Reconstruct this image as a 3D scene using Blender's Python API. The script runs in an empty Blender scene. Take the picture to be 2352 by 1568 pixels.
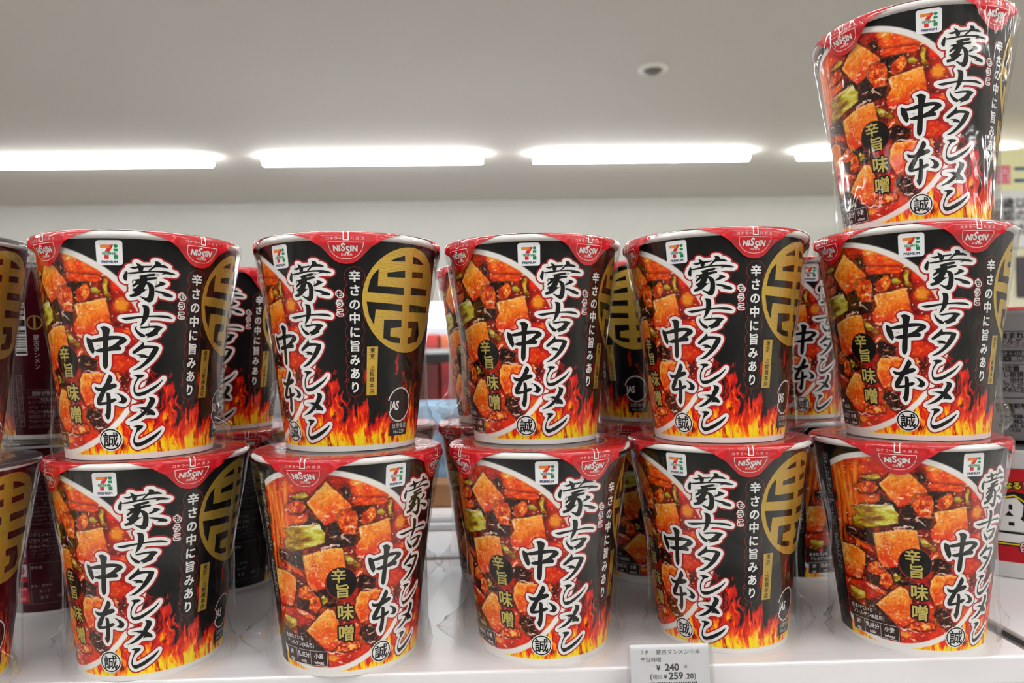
import bpy, bmesh, math, random
import numpy as np
from mathutils import Vector, Matrix, geometry
S = bpy.context.scene
COL = S.collection
R_ = math.radians

# ------------------------------------------------------------------ camera, world, exposure
CAMZ = 1.45
PITCH, ROLL = R_(1.0014), R_(-1.0149)
cd = bpy.data.cameras.new('camera'); cam = bpy.data.objects.new('camera', cd); COL.objects.link(cam)
r0 = Vector((1, 0, 0)); u0 = Vector((0, -math.sin(PITCH), math.cos(PITCH)))
cr, sr = math.cos(ROLL), math.sin(ROLL)
right = r0 * cr + u0 * sr; up = u0 * cr - r0 * sr
back = right.cross(up)
m = Matrix((right, up, back)).transposed().to_4x4(); m.translation = (0, 0, CAMZ)
cam.matrix_world = m
cd.sensor_width = 36; cd.lens = 36 * 1676.87 / 2352
cd.clip_start = .01
cd.dof.use_dof = True; cd.dof.focus_distance = .37; cd.dof.aperture_fstop = 10.5
S.camera = cam
w = bpy.data.worlds.new('world'); S.world = w; w.use_nodes = True
w.node_tree.nodes['Background'].inputs[0].default_value = (.9, .95, 1, 1)
w.node_tree.nodes['Background'].inputs[1].default_value = .02
S.view_settings.view_transform = 'Standard'; S.view_settings.look = 'None'
S.view_settings.exposure = 0; S.view_settings.gamma = 1; S.view_settings.use_curve_mapping = False
S.cycles.max_bounces = 6; S.cycles.diffuse_bounces = 3; S.cycles.glossy_bounces = 2
S.cycles.adaptive_threshold = .08; S.cycles.adaptive_min_samples = 20; S.cycles.transparent_max_bounces = 18; S.cycles.transmission_bounces = 4
S.cycles.caustics_reflective = False; S.cycles.caustics_refractive = False
S.cycles.sample_clamp_indirect = 4
LAMP = 30.0            # emission of the ceiling light bars
YAW = R_(1.4)          # the shop's axes against the camera's
CEIL = CAMZ + 1.07
SHELF = CAMZ - .15682

# ------------------------------------------------------------------ helpers
def lin(c):
    c = np.asarray(c, float) / 255
    return np.where(c <= .04045, c / 12.92, ((c + .055) / 1.055) ** 2.4)
def L4(c): return tuple(lin(c)) + (1.,)

def mat(name, color=(200, 200, 200), rough=.5, metal=0, emit=None, estr=0, bump=None, spec=.5, var=None):
    mt = bpy.data.materials.new(name); mt.use_nodes = True
    nt = mt.node_tree; b = nt.nodes['Principled BSDF']
    b.inputs['Base Color'].default_value = L4(color)
    b.inputs['Roughness'].default_value = rough; b.inputs['Metallic'].default_value = metal
    b.inputs['Specular IOR Level'].default_value = spec
    if emit is not None:
        b.inputs['Emission Color'].default_value = L4(emit); b.inputs['Emission Strength'].default_value = estr
    if bump or var:
        tc = nt.nodes.new('ShaderNodeTexCoord')
    if bump:
        sc, st = bump
        n = nt.nodes.new('ShaderNodeTexNoise'); n.inputs['Scale'].default_value = sc; n.inputs['Detail'].default_value = 4
        nt.links.new(tc.outputs['Object'], n.inputs['Vector'])
        bp = nt.nodes.new('ShaderNodeBump'); bp.inputs['Strength'].default_value = st; bp.inputs['Distance'].default_value = .002
        nt.links.new(n.outputs['Fac'], bp.inputs['Height']); nt.links.new(bp.outputs['Normal'], b.inputs['Normal'])
    if var:
        sc, amt = var
        n2 = nt.nodes.new('ShaderNodeTexNoise'); n2.inputs['Scale'].default_value = sc; n2.inputs['Detail'].default_value = 5
        nt.links.new(tc.outputs['Object'], n2.inputs['Vector'])
        rp = nt.nodes.new('ShaderNodeValToRGB')
        rp.color_ramp.elements[0].position = .3; rp.color_ramp.elements[1].position = .7
        rp.color_ramp.elements[0].color = L4([c * (1 - amt) for c in color]); rp.color_ramp.elements[1].color = L4(color)
        nt.links.new(n2.outputs['Fac'], rp.inputs[0]); nt.links.new(rp.outputs[0], b.inputs['Base Color'])
    return mt

def attr_mat(name, rough=.45, spec=.5):
    mt = mat(name, rough=rough, spec=spec); nt = mt.node_tree
    a = nt.nodes.new('ShaderNodeAttribute'); a.attribute_name = 'print'
    nt.links.new(a.outputs['Color'], nt.nodes['Principled BSDF'].inputs['Base Color'])
    return mt

M = {}
M['print'] = attr_mat('printed_paper', .4, .12)
M['foil_print'] = attr_mat('printed_foil', .25, .4)
gm = mat('gold_foil', (204, 168, 66), .45, .6); M['gold'] = gm
nt = gm.node_tree; tc = nt.nodes.new('ShaderNodeTexCoord'); mp = nt.nodes.new('ShaderNodeMapping'); mp.inputs['Scale'].default_value = (420, 420, 1300)
nz = nt.nodes.new('ShaderNodeTexNoise'); nz.inputs['Scale'].default_value = 1; nz.inputs['Detail'].default_value = 3
bp = nt.nodes.new('ShaderNodeBump'); bp.inputs['Strength'].default_value = .5; bp.inputs['Distance'].default_value = .0006
nt.links.new(tc.outputs['Object'], mp.inputs[0]); nt.links.new(mp.outputs[0], nz.inputs['Vector'])
nt.links.new(nz.outputs['Fac'], bp.inputs['Height']); nt.links.new(bp.outputs[0], nt.nodes['Principled BSDF'].inputs['Normal'])

def film_mat(name, haze, lo, hi, rough, bscale, bstr):
    mt = bpy.data.materials.new(name); mt.use_nodes = True; nt = mt.node_tree; nt.nodes.clear()
    out = nt.nodes.new('ShaderNodeOutputMaterial')
    tr = nt.nodes.new('ShaderNodeBsdfTransparent'); tr.inputs[0].default_value = (.985, .985, .985, 1)
    gl = nt.nodes.new('ShaderNodeBsdfGlossy'); gl.inputs['Roughness'].default_value = rough; gl.inputs[0].default_value = (.95, .95, .95, 1)
    df = nt.nodes.new('ShaderNodeBsdfDiffuse'); df.inputs[0].default_value = (.8, .8, .8, 1)
    tc = nt.nodes.new('ShaderNodeTexCoord'); mp = nt.nodes.new('ShaderNodeMapping'); mp.inputs['Scale'].default_value = bscale
    nz = nt.nodes.new('ShaderNodeTexNoise'); nz.inputs['Scale'].default_value = 1; nz.inputs['Detail'].default_value = 2
    bp = nt.nodes.new('ShaderNodeBump'); bp.inputs['Strength'].default_value = bstr; bp.inputs['Distance'].default_value = .003
    nt.links.new(tc.outputs['Object'], mp.inputs[0]); nt.links.new(mp.outputs[0], nz.inputs['Vector'])
    nt.links.new(nz.outputs['Fac'], bp.inputs['Height']); nt.links.new(bp.outputs[0], gl.inputs['Normal'])
    lw = nt.nodes.new('ShaderNodeLayerWeight'); lw.inputs[0].default_value = .3
    nt.links.new(bp.outputs[0], lw.inputs['Normal'])
    mr = nt.nodes.new('ShaderNodeMapRange'); mr.inputs['To Min'].default_value = lo; mr.inputs['To Max'].default_value = hi
    nt.links.new(lw.outputs['Facing'], mr.inputs['Value'])
    m1 = nt.nodes.new('ShaderNodeMixShader'); nt.links.new(mr.outputs[0], m1.inputs[0])
    nt.links.new(tr.outputs[0], m1.inputs[1]); nt.links.new(gl.outputs[0], m1.inputs[2])
    m2 = nt.nodes.new('ShaderNodeMixShader'); m2.inputs[0].default_value = haze
    nt.links.new(m1.outputs[0], m2.inputs[1]); nt.links.new(df.outputs[0], m2.inputs[2])
    nt.links.new(m2.outputs[0], out.inputs[0])
    return mt
M['film'] = film_mat('clear_shrink_film', .0, .01, .42, .11, (90, 90, 30), .4)
M['fin'] = film_mat('crumpled_clear_film', .02, .05, .4, .12, (260, 260, 180), .8)
M['acrylic'] = film_mat('clear_acrylic', .02, .05, .5, .06, (10, 10, 10), .05)

def arr_mesh(name, V, polys, mats, mi=None, col=None, nrm=None, smooth=True):
    me = bpy.data.meshes.new(name)
    me.from_pydata([tuple(v) for v in V], [], polys) if not isinstance(V, np.ndarray) else me.from_pydata(V.tolist(), [], polys)
    for mm_ in mats: me.materials.append(mm_)
    if mi is not None: me.polygons.foreach_set('material_index', np.asarray(mi, dtype=np.int32))
    me.polygons.foreach_set('use_smooth', np.full(len(me.polygons), smooth))
    if col is not None:
        a = me.color_attributes.new('print', 'FLOAT_COLOR', 'POINT')
        c = np.ones((len(V), 4), np.float32); c[:, :3] = col
        a.data.foreach_set('color', c.ravel())
    me.update()
    if nrm is not None: me.normals_split_custom_set_from_vertices(nrm.tolist() if isinstance(nrm, np.ndarray) else nrm)
    return me

def link(name, me, parent=None, loc=None, rz=0):
    o = bpy.data.objects.new(name, me); COL.objects.link(o)
    if parent is not None: o.parent = parent
    if loc is not None: o.location = loc
    o.rotation_euler = (0, 0, rz)
    return o
def tag(o, label, cat=None, group=None, kind=None):
    o['label'] = label
    if cat: o['category'] = cat
    if group: o['group'] = group
    if kind: o['kind'] = kind
    return o
def empty(name, loc, rz=0):
    o = bpy.data.objects.new(name, None); COL.objects.link(o); o.location = loc; o.rotation_euler = (0, 0, rz); o.empty_display_size = .02
    return o
class MB:
    """collects shapes into one mesh"""
    def __init__(s): s.bm = bmesh.new()
    def box(s, a, b, bev=0):
        a, b = Vector(a), Vector(b)
        r = bmesh.ops.create_cube(s.bm, size=1)
        c = (a + b) / 2; d = b - a
        for v in r['verts']: v.co = Vector((v.co.x * d.x, v.co.y * d.y, v.co.z * d.z)) + c
        if bev:
            es = list({e for v in r['verts'] for e in v.link_edges})
            bmesh.ops.bevel(s.bm, geom=es, offset=bev, segments=3, affect='EDGES', profile=.5)
        return s
    def lathe(s, prof, n=96, cen=(0, 0, 0)):
        rings = []
        for r, z in prof:
            if r < 1e-6: rings.append([s.bm.verts.new((cen[0], cen[1], z + cen[2]))])
            else: rings.append([s.bm.verts.new((cen[0] + r * math.cos(2 * math.pi * k / n), cen[1] + r * math.sin(2 * math.pi * k / n), z + cen[2])) for k in range(n)])
        for a, b in zip(rings, rings[1:]):
            for k in range(n):
                q = [a[k % len(a)], a[(k + 1) % len(a)], b[(k + 1) % len(b)], b[k % len(b)]]
                u = []
                for v in q:
                    if v not in u: u.append(v)
                if len(u) > 2: s.bm.faces.new(u)
        return s
    def poly(s, pts):
        s.bm.faces.new([s.bm.verts.new(p) for p in pts]); return s
    def build(s, name, m_, parent=None, smooth=False, loc=None, rz=0):
        bmesh.ops.recalc_face_normals(s.bm, faces=s.bm.faces)
        me = bpy.data.meshes.new(name); s.bm.to_mesh(me); s.bm.free()
        me.materials.append(m_)
        if smooth: me.polygons.foreach_set('use_smooth', np.full(len(me.polygons), True)); me.update()
        return link(name, me, parent, loc, rz)

# text -> flat triangles (baseline centred on x, em box centred on y)
_g = {}
def glyphs(text, size=1., bold=0., sx=1., shear=0., latin=False):
    key = (text, bold, shear)
    if key not in _g:
        cu = bpy.data.curves.new('t', 'FONT'); cu.body = text; cu.size = 1; cu.align_x = 'CENTER'; cu.offset = bold; cu.shear = shear
        cu.resolution_u = 3
        ob = bpy.data.objects.new('t', cu); COL.objects.link(ob)
        dg = bpy.context.evaluated_depsgraph_get(); dg.update()
        me = ob.evaluated_get(dg).to_mesh()
        V = np.array([v.co[:2] for v in me.vertices], float).reshape(-1, 2); P = [list(p.vertices) for p in me.polygons]
        ob.evaluated_get(dg).to_mesh_clear()
        bpy.data.objects.remove(ob); bpy.data.curves.remove(cu)
        _g[key] = (V, P)
    V, P = _g[key]
    V = V.copy(); V[:, 1] -= (.36 if latin else .38)
    V *= size; V[:, 0] *= sx
    return V, P

class Dec:
    """flat printed shapes in label units (mm)"""
    def __init__(s): s.items = []   # (V, polys, colour, layer)
    def add(s, V, P, col, layer): s.items.append((np.asarray(V, float), P, col, layer))
    def poly(s, pts, col, layer):
        pts = [tuple(p) for p in pts]
        tri = geometry.tessellate_polygon([[Vector((p[0], p[1], 0)) for p in pts]])
        s.add(pts, [list(t) for t in tri], col, layer)
    def ellipse(s, cx, cy, rx, ry, col, layer, n=40):
        s.poly([(cx + rx * math.cos(2 * math.pi * k / n), cy + ry * math.sin(2 * math.pi * k / n)) for k in range(n)], col, layer)
    def ring(s, cx, cy, rx, ry, t, col, layer, a0=0, a1=360, n=48):
        V, P = [], []
        for k in range(n + 1):
            a = R_(a0 + (a1 - a0) * k / n)
            for q in (0, t): V.append((cx + (rx - q) * math.cos(a), cy + (ry - q) * math.sin(a)))
        for k in range(n): P.append([2 * k, 2 * k + 2, 2 * k + 3, 2 * k + 1])
        s.add(V, P, col, layer)
    def rect(s, x0, y0, x1, y1, col, layer, rad=0):
        if not rad: return s.add([(x0, y0), (x1, y0), (x1, y1), (x0, y1)], [[0, 1, 2, 3]], col, layer)
        pts = []
        for cx, cy, a in ((x1 - rad, y1 - rad, 0), (x0 + rad, y1 - rad, 90), (x0 + rad, y0 + rad, 180), (x1 - rad, y0 + rad, 270)):
            for k in range(7): pts.append((cx + rad * math.cos(R_(a + 15 * k)), cy + rad * math.sin(R_(a + 15 * k))))
        s.poly(pts, col, layer)
    def frame(s, x0, y0, x1, y1, t, col, layer):
        for a in ((x0, y0, x1, y0 + t), (x0, y1 - t, x1, y1), (x0, y0 + t, x0 + t, y1 - t), (x1 - t, y0 + t, x1, y1 - t)): s.rect(*a, col, layer)
    def line(s, pts, wd, col, layer, closed=False, cap=True):
        """stroke of width wd along pts (round joints): dilates an outline too"""
        pts = [np.array(p, float) for p in pts]; V, P = [], []
        seq = list(zip(pts, pts[1:] + ([pts[0]] if closed else []))) if closed else list(zip(pts, pts[1:]))
        for a, b in seq:
            d = b - a; l = np.hypot(*d)
            if l < 1e-6: continue
            nrm = np.array((-d[1], d[0])) / l * wd / 2; k = len(V)
            V += [a + nrm, a - nrm, b - nrm, b + nrm]; P.append([k, k + 1, k + 2, k + 3])
        if cap:
            for a in pts:
                k = len(V); V += [a + wd / 2 * np.array((math.cos(math.pi * j / 5), math.sin(math.pi * j / 5))) for j in range(10)]
                P.append(list(range(k, k + 10)))
        if V: s.add(V, P, col, layer)
    def text(s, t, x, y, size, col, layer, bold=0., sx=1., shear=0., latin=False, rot=0.):
        V, P = glyphs(t, size, 0, sx, shear, latin)
        if not len(V): return
        if bold:       # thicken along the outline, bold is in em
            cnt = {}
            for p in P:
                for a, b in zip(p, p[1:] + p[:1]):
                    k = (min(a, b), max(a, b)); cnt[k] = cnt.get(k, 0) + 1
            wd = bold * size; W, Q, seen = [], [], set()
            for (a, b), c_ in cnt.items():
                if c_ != 1: continue
                pa, pb = V[a], V[b]; d = pb - pa; l = np.hypot(*d)
                if l > 1e-6:
                    nr_ = np.array((-d[1], d[0])) / l * wd; k = len(W); W += [pa + nr_, pa - nr_, pb - nr_, pb + nr_]; Q.append([k, k + 1, k + 2, k + 3])
                for i in (a, b):
                    q = (round(V[i][0] / wd * 3), round(V[i][1] / wd * 3))
                    if q in seen: continue
                    seen.add(q); k = len(W); W += [V[i] + wd * np.array((math.cos(math.pi * j / 4), math.sin(math.pi * j / 4))) for j in range(8)]; Q.append(list(range(k, k + 8)))
            if W: n0 = len(V); V = np.concatenate([V, np.array(W)]); P = P + [[i + n0 for i in q] for q in Q]
        if rot:
            c_, s_ = math.cos(rot), math.sin(rot); V = V @ np.array([[c_, s_], [-s_, c_]])
        s.add(V + (x, y), P, col, layer)
    def column(s, t, x, y, pitch, size, col, layer, dx=0., **k):
        for i, ch in enumerate(t):
            if ch != ' ': s.text(ch, x + dx * i, y - pitch * i, size, col, layer, **k)

def clip_cols(V, P, w):
    """cuts flat shapes at every column so that they bend round the cup"""
    oV, oP = [], []
    for p in P:
        pts = [V[i] for i in p]
        xs = [q[0] for q in pts]
        k0, k1 = math.floor(min(xs) / w + 1e-7), math.floor(max(xs) / w - 1e-7)
        if k1 <= k0:
            n = len(oV); oV += pts; oP.append(list(range(n, n + len(pts)))); continue
        for k in range(k0, k1 + 1):
            poly = pts
            for side, xv in ((1, k * w), (-1, (k + 1) * w)):
                out = []
                for a, b in zip(poly, poly[1:] + poly[:1]):
                    ia, ib = side * (a[0] - xv) >= -1e-9, side * (b[0] - xv) >= -1e-9
                    if ia: out.append(a)
                    if ia != ib:
                        t = (xv - a[0]) / (b[0] - a[0]); out.append((xv, a[1] + t * (b[1] - a[1])))
                poly = out
                if len(poly) < 3: break
            if len(poly) >= 3:
                n = len(oV); oV += poly; oP.append(list(range(n, n + len(poly))))
    return np.array([tuple(v) for v in oV], float).reshape(-1, 2), oP

def chaikin(p):
    p = [np.array(q, float) for q in p]; n = len(p); out = []
    for i in range(n):
        a, b, c = p[i - 1], p[i], p[(i + 1) % n]
        d1, d2 = b - a, c - b
        ang = abs(math.degrees(math.atan2(d1[0] * d2[1] - d1[1] * d2[0], d1 @ d2)))
        if ang < 75: out += [b - d1 * .22, b + d2 * .22]
        else: out.append(b)
    return out
def dec_list(l): return [[(q[i] / 10, q[i + 1] / 10) for i in range(0, len(q), 2)] for q in l]

# ------------------------------------------------------------------ traced label artwork, tenths of a millimetre round the cup
INK=[[102,939,117,931,122,924,130,926,129,903,118,898,110,901,109,915,103,931],[74,916,95,919,109,924,149,926,165,928,158,920,137,917,109,914,100,909,89,909],[171,948,189,948,196,939,197,933,211,933,228,922,225,918,209,920,182,921,170,917,158,904,146,902,156,914,169,929,176,937],[67,891,90,894,118,900,156,903,192,905,221,904,242,899,259,892,255,888,234,889,219,891,197,886,207,894,185,897,146,895,113,889,90,885,69,885],[65,900,69,893,67,865,65,853,58,853,50,864,51,875,57,888],[106,876,127,882,151,888,173,891,177,885,173,879,146,874,127,869,116,867,120,873],[87,857,109,862,127,867,161,873,180,874,184,868,178,863,158,860,137,853,123,844,106,836,89,824,84,827,86,834,99,846,99,852],[85,813,99,820,118,835,137,849,146,842,134,833,122,821,106,809,89,806,84,809],[113,875,142,876,146,862,142,845,130,815,117,798,96,792,89,809,108,832,120,855],[137,849,149,849,163,841,172,825,173,794,169,767,159,754,149,752,132,763,111,782,120,781,137,774,146,777,150,796,151,816,146,833,139,842],[73,787,93,794,113,806,127,821,137,814,149,817,127,801,110,783,88,777,76,776],[188,854,202,854,220,845,218,841,200,832,181,826,172,825,173,831,185,838,193,847],[173,811,198,808,224,801,248,791,251,783,245,778,227,781,204,786,214,789,196,797,176,804],[121,740,137,740,149,735,153,720,152,694,143,671,129,650,112,639,119,656,125,682,129,711,127,731],[36,678,62,682,99,686,127,689,162,691,200,693,229,691,251,680,249,675,230,678,187,683,147,683,112,678,87,673,62,668,47,671],[94,640,98,627,111,612,134,598,136,591,130,586,116,588,101,604,92,624,91,633],[112,633,136,639,167,642,188,642,204,638,211,633,201,623,188,608,190,601,173,592,139,582,147,589,136,595,134,601,149,607,165,618,175,631,157,633,126,627],[127,566,131,548,165,547,187,543,196,537,191,519,175,491,158,471,132,448,107,432,79,429,107,446,129,466,143,485,158,511,169,533,143,535,122,530,104,518,90,508,81,509,79,518,97,534,117,552],[95,504,118,507,136,504,147,495,143,487,129,490,107,490,116,497],[82,405,103,410,125,408,133,403,121,394,110,392,96,373,89,357,86,333,94,320,128,325,166,346,193,361,219,385,213,371,190,345,159,324,128,307,101,303,88,311,81,327,81,349,87,373,99,390,97,399],[149,300,171,297,183,288,179,268,159,241,135,214,100,191,55,182,80,196,108,215,132,238,147,266,157,286],[79,247,112,251,136,251,159,241,177,228,185,213,178,207,159,212,135,210,143,219,132,234,108,245],[75,160,99,165,123,162,126,155,113,144,95,131,86,115,81,91,85,80,106,79,143,95,185,117,217,139,211,123,185,98,143,73,110,61,93,58,79,69,73,87,78,111,91,139,93,153],[-55,635,-37,642,-22,637,-10,627,-13,613,-19,588,-23,557,-25,513,-28,450,-41,436,-53,447,-52,485,-47,532,-44,595,-46,625],[-119,591,-97,579,-94,565,-89,543,-85,524,-96,509,-110,527,-120,553,-123,581],[-100,578,-67,586,-42,592,-14,595,20,595,45,590,58,579,57,568,42,556,23,547,34,540,33,531,29,525,0,525,-25,522,-23,543,-9,547,10,559,28,578,5,578,-43,570,-94,565],[-86,528,-67,534,-47,539,-48,518,-61,517,-77,520],[-26,413,-14,404,-10,389,-20,373,-24,367,0,370,8,360,4,351,-18,342,-45,334,-56,313,-68,288,-74,281,-51,281,-33,291,-5,300,3,289,-13,278,-37,273,-69,265,-91,265,-98,278,-94,298,-81,317,-71,333,-87,333,-99,342,-101,357,-82,349,-62,350,-47,371,-36,396],[-46,326,-32,326,-26,316,-25,281,-28,230,-35,204,-46,194,-54,204,-60,221,-53,227,-49,253,-45,294],[-1,324,15,320,37,309,51,294,49,280,35,269,6,278,22,284,25,296,15,311]]
LOGO=[[522,952,556,973,601,987,603,958],[511,895,607,912,609,875,512,873],[468,911,466,826,604,825,607,787,418,795,428,851,444,885],[414,749,603,737,606,703,459,711,452,632,427,680],[503,660,603,660,606,624,540,617,540,576,601,568,603,541,555,545,502,568],[651,988,693,979,743,954,655,950],[653,909,735,914,740,883,654,879],[654,828,796,828,797,796,654,790],[652,739,822,737,824,705,653,701],[650,654,733,656,755,586,737,549,657,537,654,569,683,577,684,620,654,619]]
FOOD={"tofu":[[-303,978,-280,946,-238,902,-199,857,-199,829,-250,782,-266,780,-319,760,-356,806,-398,872,-342,933],[-170,741,-152,750,-112,756,-24,773,-16,734,-6,645,-66,604,-158,585,-183,620,-181,656,-158,689],[-445,608,-353,634,-297,649,-244,647,-235,603,-229,545,-288,526,-325,498,-335,447,-405,434,-426,472,-435,544],[-656,514,-562,521,-494,494,-498,428,-536,345,-647,341,-653,437],[-325,349,-296,338,-275,294,-256,198,-257,176,-314,133,-354,147,-402,182,-456,228,-383,300],[-157,422,-51,419,16,420,29,350,32,312,-102,275,-156,265,-186,331,-179,396]],"meat":[[-240,824,-215,834,-184,824,-172,798,-174,756,-187,714,-217,708,-236,718,-248,747,-263,783],[-152,810,-120,835,-100,844,-86,817,-89,788,-105,769,-132,751,-161,769],[-512,847,-458,880,-413,882,-401,854,-425,821,-489,820],[-493,429,-435,464,-397,431,-368,403,-355,360,-390,322,-430,341,-417,386,-488,393],[-257,176,-195,178,-156,166,-164,137,-227,129,-306,133]],"carrot":[[-189,885,-177,891,-40,875,-32,856,-53,848,-183,856,-199,871],[-192,520,-150,545,-143,536,-157,509,-189,502],[-516,334,-486,335,-391,307,-396,292,-435,293,-499,311],[-582,573,-551,581,-454,528,-440,500,-491,517],[-605,792,-577,810,-559,791,-593,640,-634,589,-614,695],[-621,899,-580,947,-565,942,-602,865,-634,787],[-535,945,-504,976,-488,970,-522,903,-546,836,-552,893]],"green":[[-25,865,-13,856,-14,806,7,766,-8,761,-29,794,-34,838],[-86,820,-59,824,-40,803,-58,791,-82,798],[-538,728,-471,754,-345,770,-321,720,-323,678,-365,663,-459,636,-545,622,-547,669,-503,704],[-238,625,-205,601,-157,560,-157,545,-219,566,-232,596],[-360,403,-344,415,-319,397,-327,378,-351,367],[-620,288,-525,277,-519,249,-589,206,-632,188],[-480,900,-403,925,-384,904,-442,881]],"dark":[[-299,770,-266,776,-245,718,-184,706,-181,663,-244,654,-317,663,-308,706],[-603,624,-556,617,-444,623,-447,550,-495,552,-543,568,-600,581],[-250,938,-213,950,-196,899,-232,895],[-192,484,-136,514,-77,475,-91,434,-164,430],[-413,430,-335,440,-251,373,-295,353,-355,360,-377,388],[-149,253,-69,239,-40,159,-116,152,-164,211],[-511,368,-425,392,-414,335,-478,321],[-520,241,-452,221,-363,140,-405,144,-520,174],[-190,849,-87,846,-152,810,-158,768,-177,806],[-390,819,-344,784,-305,763,-320,735,-400,769],[-632,567,-630,516,-676,484]]}
HL=[[-301,706,-268,709],[-243,697,-204,672],[-518,735,-463,751,-352,770],[-345,645,-290,663,-263,658],[-389,533,-373,540,-379,511],[-32,874,-14,878],[-196,882,-183,890],[-189,959,-159,960],[-330,806,-291,809],[-593,611,-537,605],[-643,298,-610,327],[-158,585,-116,598],[-339,126,-306,118,-282,129,-227,115],[-257,161,-245,168],[-226,159,-195,159],[-117,211,-76,207],[-116,159,-74,155],[-450,802,-426,810],[-150,428,-75,428],[-192,502,-150,526],[-506,332,-460,316,-408,299],[-158,740,-151,710],[-292,81,-252,79],[-344,411,-330,404],[-178,468,-157,495],[-76,468,-29,474],[-190,757,-181,742],[-210,751,-197,758]]

INK = [chaikin(p) for p in dec_list(INK)]; LOGO = dec_list(LOGO); FOOD = {k: dec_list(v) for k, v in FOOD.items()}; HL = dec_list(HL)

# ------------------------------------------------------------------ noise
_rng = np.random.RandomState(7); _lat = _rng.rand(8, 256, 256)
def vn(x, y, s=0):
    xi, yi = np.floor(x).astype(int), np.floor(y).astype(int); fx, fy = x - xi, y - yi
    fx = fx * fx * (3 - 2 * fx); fy = fy * fy * (3 - 2 * fy); T = _lat[s % 8]
    xi &= 255; yi &= 255; x1, y1 = (xi + 1) & 255, (yi + 1) & 255
    return (T[xi, yi] * (1 - fx) + T[x1, yi] * fx) * (1 - fy) + (T[xi, y1] * (1 - fx) + T[x1, y1] * fx) * fy
def fbm(x, y, s=0, o=4):
    r = 0; a = .5; t = 0
    for k in range(o): r = r + a * vn(x * 2 ** k + 17.3 * k, y * 2 ** k + 5.1 * k, s + k); t += a; a *= .55
    return r / t
def sm(a, b, x): t = np.clip((x - a) / (b - a), 0, 1); return t * t * (3 - 2 * t)
def sdf(X, Y, poly):
    d = np.full(X.shape, 1e9); ins = np.zeros(X.shape, bool); n = len(poly)
    for i in range(n):
        ax, ay = poly[i - 1]; bx, by = poly[i]
        ex, ey = bx - ax, by - ay; wx, wy = X - ax, Y - ay
        t = np.clip((wx * ex + wy * ey) / (ex * ex + ey * ey + 1e-12), 0, 1)
        d = np.minimum(d, (wx - ex * t) ** 2 + (wy - ey * t) ** 2)
        c = ((ay > Y) != (by > Y)) & (X < (bx - ax) * (Y - ay) / (by - ay + 1e-12) + ax)
        ins ^= c
    d = np.sqrt(d); return np.where(ins, -d, d)
def mixc(a, b, t): return a * (1 - t[..., None]) + np.asarray(b, float) * t[..., None]
def ramp(v, stops):
    out = np.zeros(v.shape + (3,)); ks = [s[0] for s in stops]
    for c in range(3): out[..., c] = np.interp(v, ks, [s[1][c] for s in stops])
    return out

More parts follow.
